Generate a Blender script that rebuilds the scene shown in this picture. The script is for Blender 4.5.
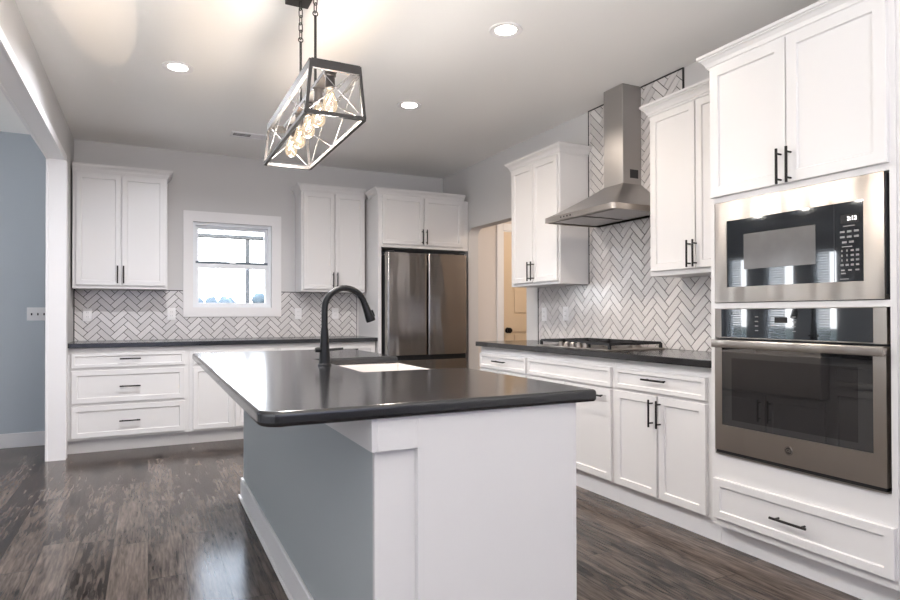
import bpy, bmesh, math, random
from mathutils import Matrix, Vector
random.seed(7)
C = bpy.context.scene
for o in list(bpy.data.objects): bpy.data.objects.remove(o)
PI = math.pi

# ------------------------------------------------------------------ camera
F_PX, YAW, Y0, PITCH, ROLL, CAM_H = 608.9, .4597, 308.97, .0084, -.0023, 1.1475
cam = bpy.data.cameras.new('camera'); camo = bpy.data.objects.new('camera', cam); C.collection.objects.link(camo)
cam.sensor_fit = 'HORIZONTAL'; cam.sensor_width = 36; cam.lens = F_PX * 36 / 900
cam.shift_y = (Y0 - 300) / 900; cam.clip_start = .05; cam.clip_end = 300
_s, _c = math.sin(YAW), math.cos(YAW)
_r = Vector((_c, -_s, 0)); _d = Vector((_s, _c, 0)); _u = Vector((0, 0, 1))
_f = _d * math.cos(PITCH) + _u * math.sin(PITCH); _u2 = -_d * math.sin(PITCH) + _u * math.cos(PITCH)
_r2 = _r * math.cos(ROLL) + _u2 * math.sin(ROLL); _u3 = -_r * math.sin(ROLL) + _u2 * math.cos(ROLL)
M = Matrix.Identity(4)
for i in range(3): M[i][0], M[i][1], M[i][2] = _r2[i], _u3[i], -_f[i]
M.translation = (0, 0, CAM_H); camo.matrix_world = M
C.camera = camo

# ------------------------------------------------------------------ world, light, exposure
C.view_settings.view_transform = 'Standard'; C.view_settings.look = 'None'
C.view_settings.gamma = 1; C.view_settings.use_curve_mapping = False
C.view_settings.exposure = 0.44
def lin(c):
    if isinstance(c, str): c = tuple(int(c[i:i+2], 16) / 255 for i in (0, 2, 4))
    return tuple(((v + .055) / 1.055) ** 2.4 if v > .04045 else v / 12.92 for v in c) + (1,)
w = bpy.data.worlds.new('sky'); C.world = w; w.use_nodes = True
nt = w.node_tree; bg = nt.nodes['Background']
tc = nt.nodes.new('ShaderNodeTexCoord'); sp = nt.nodes.new('ShaderNodeSeparateXYZ'); rp = nt.nodes.new('ShaderNodeValToRGB')
nt.links.new(tc.outputs['Generated'], sp.inputs[0]); nt.links.new(sp.outputs['Z'], rp.inputs[0]); nt.links.new(rp.outputs[0], bg.inputs[0])
rp.color_ramp.elements[0].position = 0.0; rp.color_ramp.elements[0].color = (.95, .97, 1, 1)
rp.color_ramp.elements[1].position = .6; rp.color_ramp.elements[1].color = (.62, .78, 1, 1)
bg.inputs[1].default_value = 9.0
def area(name, loc, direction, sx, sy, power, col, spread=180):
    l = bpy.data.lights.new(name, 'AREA'); l.shape = 'RECTANGLE'; l.size = sx; l.size_y = sy
    l.energy = power; l.color = lin(col)[:3]; l.spread = math.radians(spread)
    o = bpy.data.objects.new(name, l); C.collection.objects.link(o); o.location = loc
    o.rotation_euler = Vector(direction).to_track_quat('-Z', 'Y').to_euler()
    return o
area('daylight_back', (.2, -3.85, 1.5), (0, 1, .12), 4.6, 2.0, 25, 'bccbff')  # broad cool light added behind the camera; no windows modelled there
area('daylight_left', (-2.65, .6, 1.4), (1, .15, .05), 4.0, 1.9, 22, 'f4f6ff')  # broad light added at the left wall, which has no windows here
area('ceiling_fill', (-.1, -1.0, 1.0), (0, 0, 1), 2.4, 2.4, 135, 'fdfbfa')  # unseen upward fill added to brighten the ceiling; no table is there
area('living_room_fill', (.3, -1.2, 2.70), (.05, .75, -1), 3.0, 1.6, 8, 'ffeedd', 150)  # forward fill added under the ceiling behind the camera; no fixtures there
for x, tx, e in ((-.45, -.26, .6), (.2, .31, .5), (1.3, .93, .7)):   # narrow beams added to lay warm streaks along the ceiling
    area('ceiling_streak', (x, -3.7, 1.0), (tx - x, 7.0, 1.70), .16, .2, e, 'ffe6cc', 5)
for x, y, e in ((.165, 2.895, 8), (.165, 1.5, 5), (1.785, 1.5, 1.2)):
    area('kitchen_downlight', (x, y, 2.72), (0, 0, -1), .11, .11, e, 'fdfaf8', 150)
area('hall_daylight', (4.3, 4.9, 2.45), (-.3, .3, -1), .4, .4, 11, 'ffeedd')

# ------------------------------------------------------------------ materials
def new_mat(name):
    m = bpy.data.materials.new(name); m.use_nodes = True
    return m, m.node_tree.nodes, m.node_tree.links, m.node_tree.nodes['Principled BSDF']
def mat(name, col, rough=.5, metal=0, spec=.5, noise=0, nscale=40, bump=0, coat=0):
    m, N, L, b = new_mat(name)
    c = lin(col); b.inputs['Base Color'].default_value = c
    b.inputs['Roughness'].default_value = rough; b.inputs['Metallic'].default_value = metal
    b.inputs['Specular IOR Level'].default_value = spec
    if coat: b.inputs['Coat Weight'].default_value = coat; b.inputs['Coat Roughness'].default_value = .05
    if noise or bump:
        t = N.new('ShaderNodeTexCoord'); n = N.new('ShaderNodeTexNoise'); n.inputs['Scale'].default_value = nscale; n.inputs['Detail'].default_value = 4
        L.new(t.outputs['Object'], n.inputs['Vector'])
        if noise:
            mx = N.new('ShaderNodeMix'); mx.data_type = 'RGBA'
            mx.inputs[6].default_value = tuple(v * (1 - noise) for v in c[:3]) + (1,); mx.inputs[7].default_value = tuple(min(1, v * (1 + noise)) for v in c[:3]) + (1,)
            L.new(n.outputs[0], mx.inputs[0]); L.new(mx.outputs[2], b.inputs['Base Color'])
        if bump:
            bp = N.new('ShaderNodeBump'); bp.inputs['Strength'].default_value = bump; bp.inputs['Distance'].default_value = .002
            L.new(n.outputs[0], bp.inputs['Height']); L.new(bp.outputs[0], b.inputs['Normal'])
    return m
def steel(name, col, rough, axis=0, wave=.0):
    m, N, L, b = new_mat(name)
    b.inputs['Base Color'].default_value = lin(col); b.inputs['Metallic'].default_value = 1; b.inputs['Roughness'].default_value = rough
    t = N.new('ShaderNodeTexCoord'); mp = N.new('ShaderNodeMapping'); n = N.new('ShaderNodeTexNoise')
    sc = [900, 900, 900]; sc[axis] = 4; mp.inputs['Scale'].default_value = sc; n.inputs['Scale'].default_value = 1; n.inputs['Detail'].default_value = 2
    L.new(t.outputs['Object'], mp.inputs[0]); L.new(mp.outputs[0], n.inputs['Vector'])
    r = N.new('ShaderNodeMapRange'); r.inputs[3].default_value = rough * .8; r.inputs[4].default_value = rough * 1.25
    L.new(n.outputs[0], r.inputs[0]); L.new(r.outputs[0], b.inputs['Roughness'])
    bp = N.new('ShaderNodeBump'); bp.inputs['Strength'].default_value = .06; bp.inputs['Distance'].default_value = .0004
    L.new(n.outputs[0], bp.inputs['Height'])
    if wave:
        n2 = N.new('ShaderNodeTexNoise'); n2.inputs['Scale'].default_value = 4.5; n2.inputs['Detail'].default_value = 1
        mp2 = N.new('ShaderNodeMapping'); mp2.inputs['Scale'].default_value = (1.6, 1.6, .35); L.new(t.outputs['Object'], mp2.inputs[0]); L.new(mp2.outputs[0], n2.inputs['Vector'])
        b2 = N.new('ShaderNodeBump'); b2.inputs['Strength'].default_value = wave; b2.inputs['Distance'].default_value = .02
        L.new(n2.outputs[0], b2.inputs['Height']); L.new(bp.outputs[0], b2.inputs['Normal']); L.new(b2.outputs[0], b.inputs['Normal'])
    else: L.new(bp.outputs[0], b.inputs['Normal'])
    return m
def emit(name, col, s):
    m, N, L, b = new_mat(name)
    b.inputs['Base Color'].default_value = lin(col); b.inputs['Emission Color'].default_value = lin(col); b.inputs['Emission Strength'].default_value = s
    return m
def glass_mat(name, tint=(1, 1, 1), refl=.06, rough=0.0):
    m = bpy.data.materials.new(name); m.use_nodes = True; N = m.node_tree.nodes; L = m.node_tree.links; N.clear()
    o = N.new('ShaderNodeOutputMaterial'); mx = N.new('ShaderNodeMixShader'); t = N.new('ShaderNodeBsdfTransparent'); g = N.new('ShaderNodeBsdfGlossy'); lw = N.new('ShaderNodeFresnel')
    t.inputs[0].default_value = (*tint, 1); g.inputs['Roughness'].default_value = rough; lw.inputs[0].default_value = 1.45
    L.new(lw.outputs[0], mx.inputs[0]); L.new(t.outputs[0], mx.inputs[1]); L.new(g.outputs[0], mx.inputs[2]); L.new(mx.outputs[0], o.inputs[0])
    return m

WHITE = mat('white_cabinet_paint', 'dfdddc', .32, noise=.01, nscale=3)
TRIM = mat('white_trim_paint', 'ebe9e9', .6)
WALL = mat('pale_gray_wall_paint', 'd0cecd', .85, bump=.05, nscale=300)
WALLB = mat('blue_daylit_wall_paint', 'bdc4ca', .85, bump=.05, nscale=300)  # left-room walls: the bluish daylight there is put into the wall colour
CEIL = mat('ceiling_paint', 'f6f4f1', .9, bump=.06, nscale=200)
HALL = mat('hall_wall_paint', 'd8d0ca', .85)
KNEE = mat('island_wall_paint', 'b0b6b8', .6, bump=.04, nscale=300)
BLACK = mat('matte_black_metal', '0d0d0f', .34, metal=.2)
PULL = mat('dark_bronze_pull', '1d1a19', .4, metal=.5)
TRIMB = mat('black_tile_edge', '1c1b1c', .5)
STEEL = steel('brushed_steel', 'aea69e', .3, 1, .9)
HOODS = steel('hood_steel', 'b3b0ae', .34, 1)
FRIDGE = steel('dark_fridge_steel', '96918d', .16, 0, .5)
DARKGAP = mat('dark_gap', '0d0d0e', .6)
CHAR = mat('charcoal_case', '2c2c2e', .5)
BGLASS = mat('black_oven_glass', '1d1e20', .02, spec=1.0, coat=1)
OWIN = mat('oven_window_glass', '1f1e1f', .03, spec=.8)
MWIN = mat('microwave_window_mesh', '6c6a69', .12, spec=.6, noise=.12, nscale=20)
PRINT = mat('pale_print', '8c8c8c', .6)
SINKM = mat('white_fireclay', 'd6d0cc', .12, spec=.6)
PLATE = mat('white_plastic_plate', 'eceaea', .4)
IRON = mat('cast_iron', '1e1e20', .55)
LAMPM = mat('weathered_gray_metal', '3b3836', .6, metal=.2, noise=.2, nscale=30)
WIREM = mat('lamp_wire_metal', '8d8a87', .4, metal=.6)
CHAINM = mat('dark_chain_metal', '3a3634', .45, metal=.6)
SOCK = mat('socket_metal', '4a4644', .4, metal=.5)
VINYL = mat('white_window_vinyl', 'eef0f3', .35)
GLASS = glass_mat('window_glass')
BULBG = None
LENS = emit('downlight_lens', 'fff6ea', 14)
FIL = emit('glowing_filament', 'ffd9a0', 60)
DISP = emit('display_digits', 'ffffff', 3)
KNOBM = mat('dark_door_knob', '1f1a18', .35, metal=.6)
DOORM = mat('interior_door_paint', 'd9c3a6', .4)
SLATM = mat('white_blind_slats', 'e8eef2', .5)
POST = mat('porch_post_paint', '383633', .7)
LAWN = mat('outside_lawn', '3c4338', .95, noise=.2, nscale=.5)
TREE = mat('distant_trees', '4a5357', .95, noise=.3, nscale=.7)

def counter_mat():
    m, N, L, b = new_mat('black_quartz_counter')
    t = N.new('ShaderNodeTexCoord'); n = N.new('ShaderNodeTexNoise'); n.inputs['Scale'].default_value = 220; n.inputs['Detail'].default_value = 3
    r = N.new('ShaderNodeValToRGB'); r.color_ramp.elements[0].position = .35; r.color_ramp.elements[0].color = lin('151517'); r.color_ramp.elements[1].position = .72; r.color_ramp.elements[1].color = lin('1e1e21')
    L.new(t.outputs['Object'], n.inputs['Vector']); L.new(n.outputs[0], r.inputs[0]); L.new(r.outputs[0], b.inputs['Base Color'])
    b.inputs['Roughness'].default_value = .16; b.inputs['Specular IOR Level'].default_value = .9
    return m
QUARTZ = counter_mat()
def tile_mat():
    m, N, L, b = new_mat('gray_gloss_tile')
    a = N.new('ShaderNodeVertexColor'); a.layer_name = 'tone'
    r = N.new('ShaderNodeValToRGB'); r.color_ramp.elements[0].color = lin('d0ccca'); r.color_ramp.elements[1].color = lin('e0dcda')
    L.new(a.outputs[0], r.inputs[0]); L.new(r.outputs[0], b.inputs['Base Color'])
    b.inputs['Roughness'].default_value = .16
    t = N.new('ShaderNodeTexCoord'); n = N.new('ShaderNodeTexNoise'); n.inputs['Scale'].default_value = 26
    L.new(t.outputs['Object'], n.inputs['Vector'])
    bp = N.new('ShaderNodeBump'); bp.inputs['Strength'].default_value = .25; bp.inputs['Distance'].default_value = .004
    L.new(n.outputs[0], bp.inputs['Height']); L.new(bp.outputs[0], b.inputs['Normal'])
    return m
TILE = tile_mat()
GROUT = mat('dark_grout', '262322', .9)
def floor_mat():
    m, N, L, b = new_mat('dark_plank_floor')
    def math_(op, a, c=None):
        n = N.new('ShaderNodeMath'); n.operation = op
        for i, v in enumerate((a, c)):
            if v is None: continue
            if isinstance(v, (int, float)): n.inputs[i].default_value = v
            else: L.new(v, n.inputs[i])
        return n.outputs[0]
    t = N.new('ShaderNodeTexCoord'); s = N.new('ShaderNodeSeparateXYZ'); L.new(t.outputs['Object'], s.inputs[0])
    X, Y = s.outputs[0], s.outputs[1]
    xr = math_('DIVIDE', X, .155); row = math_('FLOOR', xr); fx = math_('SUBTRACT', xr, row)
    wn = N.new('ShaderNodeTexWhiteNoise'); wn.noise_dimensions = '1D'; L.new(row, wn.inputs['W'])
    yr = math_('ADD', math_('DIVIDE', Y, 1.22), wn.outputs[0]); seg = math_('FLOOR', yr); fy = math_('SUBTRACT', yr, seg)
    cb = N.new('ShaderNodeCombineXYZ'); L.new(row, cb.inputs[0]); L.new(seg, cb.inputs[1])
    w2 = N.new('ShaderNodeTexWhiteNoise'); w2.noise_dimensions = '2D'; L.new(cb.outputs[0], w2.inputs['Vector'])
    # grain stretched along the boards: broad cloudy streaks plus fine fibres, shifted per plank
    sh = math_('MULTIPLY', w2.outputs[0], 37)
    def grain(ax, ay, det, rough, dist):
        cg = N.new('ShaderNodeCombineXYZ'); L.new(math_('MULTIPLY', X, ax), cg.inputs[0]); L.new(math_('MULTIPLY', Y, ay), cg.inputs[1]); L.new(sh, cg.inputs[2])
        g = N.new('ShaderNodeTexNoise'); g.inputs['Scale'].default_value = 1; g.inputs['Detail'].default_value = det; g.inputs['Roughness'].default_value = rough; g.inputs['Distortion'].default_value = dist
        L.new(cg.outputs[0], g.inputs['Vector']); return g
    gA = grain(14, 2.2, 3, .5, .4); g = grain(85, 7, 5, .6, .3)
    k = math_('ADD', math_('MULTIPLY', math_('SUBTRACT', w2.outputs[0], .5), .34), math_('MULTIPLY', math_('SUBTRACT', gA.outputs[0], .5), .95))
    k = math_('ADD', math_('ADD', k, math_('MULTIPLY', math_('SUBTRACT', g.outputs[0], .5), 1.35)), .47)
    r = N.new('ShaderNodeValToRGB'); e = r.color_ramp.elements
    e[0].position = .12; e[0].color = lin('1a1615'); e[1].position = .95; e[1].color = lin('766a62')
    L.new(k, r.inputs[0])
    ex = math_('MINIMUM', fx, math_('SUBTRACT', 1, fx)); ey = math_('MINIMUM', fy, math_('SUBTRACT', 1, fy))
    gap = math_('MAXIMUM', math_('LESS_THAN', ex, .008), math_('LESS_THAN', ey, .0014))
    mx = N.new('ShaderNodeMix'); mx.data_type = 'RGBA'; L.new(gap, mx.inputs[0]); L.new(r.outputs[0], mx.inputs[6]); mx.inputs[7].default_value = lin('2a2524')
    L.new(mx.outputs[2], b.inputs['Base Color'])
    b.inputs['Specular IOR Level'].default_value = .16
    rr = N.new('ShaderNodeMapRange'); rr.inputs[3].default_value = .08; rr.inputs[4].default_value = .22; L.new(g.outputs[0], rr.inputs[0]); L.new(rr.outputs[0], b.inputs['Roughness'])
    bp = N.new('ShaderNodeBump'); bp.inputs['Strength'].default_value = .07; bp.inputs['Distance'].default_value = .003
    L.new(math_('SUBTRACT', g.outputs[0], gap), bp.inputs['Height']); L.new(bp.outputs[0], b.inputs['Normal'])
    return m
FLOOR = floor_mat()
def bulb_mat():
    m = bpy.data.materials.new('clear_bulb_glass'); m.use_nodes = True; N = m.node_tree.nodes; L = m.node_tree.links; N.clear()
    o = N.new('ShaderNodeOutputMaterial'); ad = N.new('ShaderNodeAddShader'); mx = N.new('ShaderNodeMixShader'); t = N.new('ShaderNodeBsdfTransparent'); g = N.new('ShaderNodeBsdfGlossy'); f = N.new('ShaderNodeFresnel'); e = N.new('ShaderNodeEmission')
    t.inputs[0].default_value = (1, .97, .93, 1); g.inputs['Roughness'].default_value = .03; f.inputs[0].default_value = 1.45
    e.inputs[0].default_value = lin('ffe6c4'); e.inputs[1].default_value = .14
    L.new(f.outputs[0], mx.inputs[0]); L.new(t.outputs[0], mx.inputs[1]); L.new(g.outputs[0], mx.inputs[2])
    L.new(mx.outputs[0], ad.inputs[0]); L.new(e.outputs[0], ad.inputs[1]); L.new(ad.outputs[0], o.inputs[0])
    return m
BULBG = bulb_mat()

# ------------------------------------------------------------------ mesh helpers
class MB:
    def __init__(s): s.bm = bmesh.new(); s.tone = None
    def box(s, x0, x1, y0, y1, z0, z1, bev=0, seg=1):
        r = bmesh.ops.create_cube(s.bm, size=1)
        v = r['verts']
        for p in v: p.co = ((x0 + x1) / 2 + p.co.x * (x1 - x0), (y0 + y1) / 2 + p.co.y * (y1 - y0), (z0 + z1) / 2 + p.co.z * (z1 - z0))
        if bev:
            es = list({e for p in v for e in p.link_edges})
            bmesh.ops.bevel(s.bm, geom=es, offset=bev, segments=seg, profile=.5, affect='EDGES')
        return s
    def hexa(s, pts):  # 8 points: bottom ring 4, top ring 4
        v = [s.bm.verts.new(p) for p in pts]
        for f in ((3, 2, 1, 0), (4, 5, 6, 7), (0, 1, 5, 4), (1, 2, 6, 5), (2, 3, 7, 6), (3, 0, 4, 7)): s.bm.faces.new([v[i] for i in f])
        return s
    def cyl(s, p0, p1, r0, r1=None, seg=16, cap=True):
        p0, p1 = Vector(p0), Vector(p1); d = p1 - p0
        q = d.to_track_quat('Z', 'Y').to_matrix().to_4x4(); q.translation = (p0 + p1) / 2
        bmesh.ops.create_cone(s.bm, cap_ends=cap, segments=seg, radius1=r0, radius2=r0 if r1 is None else r1, depth=d.length, matrix=q)
        return s
    def bar(s, p0, p1, w, h=None, up=(0, 0, 1)):  # square bar between two points
        p0, p1 = Vector(p0), Vector(p1); d = (p1 - p0).normalized(); h = h or w
        a = d.cross(Vector(up))
        if a.length < 1e-4: a = d.cross(Vector((1, 0, 0)))
        a.normalize(); b = a.cross(d).normalized(); a *= w / 2; b *= h / 2
        return s.hexa([p0 - a - b, p0 + a - b, p0 + a + b, p0 - a + b, p1 - a - b, p1 + a - b, p1 + a + b, p1 - a + b])
    def tube(s, path, r, seg=14, closed=False):
        path = [Vector(p) for p in path]; n = len(path); rr = r if isinstance(r, (list, tuple)) else [r] * n
        rings = []; up = None
        for i, p in enumerate(path):
            t = (path[(i + 1) % n] - path[i - 1]) if closed else (path[min(i + 1, n - 1)] - path[max(i - 1, 0)])
            t.normalize()
            if up is None: up = t.orthogonal().normalized()
            up = (up - t * up.dot(t)).normalized(); b = t.cross(up)
            rings.append([s.bm.verts.new(p + (up * math.cos(2 * PI * k / seg) + b * math.sin(2 * PI * k / seg)) * rr[i]) for k in range(seg)])
        for i in range(n if closed else n - 1):
            A, B = rings[i], rings[(i + 1) % n]
            for k in range(seg): s.bm.faces.new((A[k], A[(k + 1) % seg], B[(k + 1) % seg], B[k]))
        if not closed: s.bm.faces.new(rings[0][::-1]); s.bm.faces.new(rings[-1])
        return s
    def lathe(s, prof, c=(0, 0, 0), seg=24, axis='Z'):
        rings = []
        for r, z in prof:
            ring = []
            for k in range(seg):
                a = 2 * PI * k / seg; x, y = r * math.cos(a), r * math.sin(a)
                p = {'Z': (x, y, z), 'X': (z, x, y), 'Y': (y, z, x)}[axis]
                ring.append(s.bm.verts.new((c[0] + p[0], c[1] + p[1], c[2] + p[2])))
            rings.append(ring)
        for A, B in zip(rings, rings[1:]):
            for k in range(seg): s.bm.faces.new((A[k], A[(k + 1) % seg], B[(k + 1) % seg], B[k]))
        s.bm.faces.new(rings[0][::-1]); s.bm.faces.new(rings[-1])
        return s
    def prism(s, poly, axis, a, b, bev=0, seg=2):  # poly in the two other axes (cyclic order), extruded from a to b
        def P(u, v, t): return {'X': (t, u, v), 'Y': (u, t, v), 'Z': (u, v, t)}[axis]
        A = [s.bm.verts.new(P(u, v, a)) for u, v in poly]; B = [s.bm.verts.new(P(u, v, b)) for u, v in poly]
        n = len(poly); fs = [s.bm.faces.new(A), s.bm.faces.new(B)]
        for i in range(n): fs.append(s.bm.faces.new((A[i], A[(i + 1) % n], B[(i + 1) % n], B[i])))
        bmesh.ops.recalc_face_normals(s.bm, faces=fs)
        if bev:
            es = list(fs[0].edges) + list(fs[1].edges)
            bmesh.ops.bevel(s.bm, geom=es, offset=bev, segments=seg, profile=.5, affect='EDGES')
        return s
COL = C.collection
MW = {}
def finish(me, m, smooth=True):
    me.materials.append(m)
    if smooth:
        me.polygons.foreach_set('use_smooth', [True] * len(me.polygons)); me.set_sharp_from_angle(angle=math.radians(32))
def obj(name, mb, m, parent=None, world=False, loc=None, smooth=True):
    bm = mb.bm; bmesh.ops.recalc_face_normals(bm, faces=bm.faces[:])
    me = bpy.data.meshes.new(name)
    root = parent
    while root is not None and root.parent is not None: root = root.parent
    mat_ = Matrix.Identity(4)
    if root is not None and world: mat_ = MW[root.name].inverted()
    if loc is not None: mat_ = Matrix.Translation(Vector(loc)).inverted()
    bmesh.ops.transform(bm, matrix=mat_, verts=bm.verts[:])
    bm.to_mesh(me); bm.free(); finish(me, m, smooth)
    o = bpy.data.objects.new(name, me); COL.objects.link(o)
    if parent is not None: o.parent = parent
    if loc is not None: o.location = loc
    MW.setdefault(o.name, Matrix.Translation(Vector(loc)) if loc is not None else Matrix.Identity(4))
    return o
def thing(name, label, cat, loc=(0, 0, 0), rz=0, group=None):
    o = bpy.data.objects.new(name, None); COL.objects.link(o); o.empty_display_size = .1
    o.location = loc; o.rotation_euler = (0, 0, rz)
    MW[o.name] = Matrix.Translation(Vector(loc)) @ Matrix.Rotation(rz, 4, 'Z')
    return tag(o, label, cat, group)
def tag(o, label, cat, group=None):
    o['label'] = label; o['category'] = cat
    if group: o['group'] = group
    return o
def struct(name, mb, m, parent=None):
    o = obj(name, mb, m, parent)
    if parent is None: o['kind'] = 'structure'
    return o
def copy_tree(o, parent=None):
    c = o.copy(); COL.objects.link(c)
    if parent is not None: c.parent = parent
    for ch in [k for k in bpy.data.objects if k.parent == o]: copy_tree(ch, c)
    return c
def text_mesh(name, s, size, m, parent, origin, right, up, align='CENTER', depth=.0006):
    cu = bpy.data.curves.new('lettering', 'FONT'); cu.body = s; cu.size = size; cu.align_x = align; cu.align_y = 'CENTER'; cu.extrude = depth; cu.resolution_u = 3
    t = bpy.data.objects.new('lettering', cu); COL.objects.link(t)
    bpy.context.view_layer.update()
    me = bpy.data.meshes.new_from_object(t.evaluated_get(bpy.context.evaluated_depsgraph_get())); me.name = name
    bpy.data.objects.remove(t); bpy.data.curves.remove(cu)
    R, U = Vector(right), Vector(up); Nn = R.cross(U)
    mt = Matrix.Identity(4)
    for i in range(3): mt[i][0], mt[i][1], mt[i][2] = R[i], U[i], Nn[i]
    mt.translation = Vector(origin)
    root = parent
    while root.parent is not None: root = root.parent
    me.transform(MW[root.name].inverted() @ mt)
    me.materials.clear(); me.materials.append(m)
    o = bpy.data.objects.new(name, me); COL.objects.link(o); o.parent = parent
    return o

# ------------------------------------------------------------------ measures
H = 2.7325; XW = 3.0888; YB = 6.416; XL = -.605; XG = -2.8; YK = -4.0
CT = .914; CB = .876

# ------------------------------------------------------------------ room shell
struct('floor', MB().box(XG - .15, 5.0, YK - .15, YB + .15, -.1, 0), FLOOR)
struct('ceiling', MB().box(XG - .15, 5.0, YK - .15, YB + .15, H, H + .12), CEIL)
WX0, WX1, WZ0, WZ1 = .386, 1.131, 1.218, 2.055
b = MB()
struct('wall_back_left_room', MB().box(XG - .12, XL - .05, YB, YB + .14, 0, H), WALLB)
b.box(XL - .05, WX0, YB, YB + .14, 0, H).box(WX1, XW + .12, YB, YB + .14, 0, H).box(WX0, WX1, YB, YB + .14, 0, WZ0).box(WX0, WX1, YB, YB + .14, WZ1, H)
struct('wall_back', b, WALL)
# right wall with the hall opening
arc = [(5.79 - .09 + .09 * math.sin(a), 2.065 - .09 + .09 * math.cos(a)) for a in [i * PI / 16 for i in range(9)]]
poly = [(1.27, 0), (4.666, 0), (4.666, 2.065)] + arc + [(5.79, 0), (YB, 0), (YB, H), (1.27, H)]
struct('wall_right', MB().prism(poly, 'X', XW, XW + .12), WALL)
struct('wall_pantry_return', MB().box(2.515, 2.62, YK, 1.275, 0, H).box(2.62, XW + .12, 1.24, 1.275, 0, H), WALL)
# hall beyond the opening
struct('wall_hall_left', MB().box(XW + .12, 3.505, 5.79, 5.9, 0, H).box(3.505, 4.40, 5.79, 5.9, 2.075, H).box(4.40, 4.75, 5.79, 5.9, 0, H), HALL)
struct('wall_hall_back', MB().box(4.75, 4.87, 4.3, 5.9, 0, H), HALL)
struct('wall_hall_right', MB().box(XW + .12, 4.75, 4.3, 4.42, 0, H), HALL)
# left partition: stub and header
struct('wall_left_stub', MB().box(XL - .10, XL, 5.70, YB, 0, H).box(XL - .10, XL, YK, 5.70, 2.40, H), WALL)
b = MB()
LW = [(4.72, 5.05), (5.30, 5.74), (6.02, 6.36)]; LZ = (.56, 1.97)
ys = [YK] + [v for p in LW for v in p] + [YB]
for i in range(0, len(ys), 2): b.box(XG - .12, XG, ys[i], ys[i + 1], 0, H)
for a, c in LW: b.box(XG - .12, XG, a, c, 0, LZ[0]).box(XG - .12, XG, a, c, LZ[1], H)
struct('wall_left', b, WALLB)
struct('wall_front', MB().box(XG - .12, 2.62, YK - .12, YK, 0, H), WALL)
# trim
b = MB().box(XL - .10, XL, 5.680, 5.70, 0, 2.38).box(XL - .10, XL, YK, 5.70, 2.38, 2.40)
struct('trim_1', b, TRIM)     # jamb and soffit boards
b = MB().box(XL, XL + .02, 5.676, 5.775, 0, 2.375).box(XL, XL + .012, YK, 5.775, 2.375, 2.435)
struct('trim_2', b, TRIM)     # casing on the kitchen side
b = MB().box(XL - .12, XL - .10, 5.676, 5.775, 0, 2.375, .003).box(XL - .12, XL - .10, YK, 5.775, 2.375, 2.475, .003)
struct('trim_3', b, TRIM)
def skirting(mb, x0, x1, y0, y1): return mb.box(x0, x1, y0, y1, 0, .125, .003)
b = skirting(MB(), XG, XL - .122, YB - .016, YB); struct('baseboard_back', b, TRIM)
b = skirting(MB(), XG, XG + .016, YK, YB - .016); struct('baseboard_left', b, TRIM)
b = skirting(skirting(MB(), XW + .12, 3.44, 5.774, 5.79), 4.734, 4.75, 4.42, 5.774); struct('baseboard_hall', b, TRIM)
struct('baseboard_right', skirting(MB(), XW - .016, XW, 4.56, 4.666), TRIM)
# hall door (in the wall at the left of the hall, facing the room)
d = bpy.data.objects.new('door_1', None); COL.objects.link(d); d.location = (3.95, 5.79, 0); d['kind'] = 'structure'; MW[d.name] = Matrix.Translation((3.95, 5.79, 0))
b = MB().box(3.44, 3.515, 5.772, 5.79, 0, 2.15, .003).box(4.39, 4.465, 5.772, 5.79, 0, 2.15, .003).box(3.515, 4.39, 5.772, 5.79, 2.072, 2.15, .003).box(3.505, 3.535, 5.79, 5.9, 0, 2.072).box(4.375, 4.40, 5.79, 5.9, 0, 2.072)
obj('door_casing', b, TRIM, d, world=True)
def panel_door(x0, x1, z0, z1, yf, panels):
    m_ = MB(); xs = [x0, x0 + .115, x1 - .115, x1]
    m_.box(x0, x1, yf + .012, yf + .035, z0, z1)
    zs = [z0] + [v for p in panels for v in p] + [z1]
    m_.box(xs[0], xs[1], yf, yf + .012, z0, z1).box(xs[2], xs[3], yf, yf + .012, z0, z1)
    for i in range(0, len(zs), 2): m_.box(xs[1], xs[2], yf, yf + .012, zs[i], zs[i + 1])
    for a, c in panels: m_.box(xs[1] + .03, xs[2] - .03, yf + .004, yf + .012, a + .03, c - .03, .003)
    return m_
dl = obj('door_leaf', panel_door(3.538, 4.372, .01, 2.065, 5.80, [(.25, .95), (1.13, 1.93)]), DOORM, d, world=True)
b = MB().lathe([(.032, 0), (.032, .006), (.012, .008), (.012, .03), (.027, .04), (.031, .052), (.026, .064), (.004, .068)], (0, 0, 0), 20, 'Y')
bmesh.ops.transform(b.bm, matrix=Matrix.Translation((3.585, 5.80, .965)) @ Matrix.Scale(-1, 4, (0, 1, 0)), verts=b.bm.verts[:])
obj('door_knob', b, KNOBM, dl, world=True)

# kitchen window
wn = bpy.data.objects.new('window_1', None); COL.objects.link(wn); wn.location = (.757, YB, WZ0); wn['kind'] = 'structure'; MW[wn.name] = Matrix.Translation((.757, YB, WZ0))
b = MB(); x0, x1, z0, z1 = .300, 1.226, 1.127, 2.157; y = YB - .02
for a in ((x0, WX0, z0, z1), (WX1, x1, z0, z1), (WX0, WX1, z0, WZ0), (WX0, WX1, WZ1, z1)): b.box(a[0], a[1], y, YB, a[2], a[3])
obj('window_casing', b, TRIM, wn, world=True)
b = MB(); y0, y1 = YB, YB + .14
t = .026
b.box(WX0, WX0 + t, y0 + .03, y1, WZ0, WZ1).box(WX1 - t, WX1, y0 + .03, y1, WZ0, WZ1).box(WX0 + t, WX1 - t, y0 + .03, y1, WZ0, WZ0 + t).box(WX0 + t, WX1 - t, y0 + .03, y1, WZ1 - t, WZ1)
obj('window_frame', b, VINYL, wn, world=True)
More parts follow.
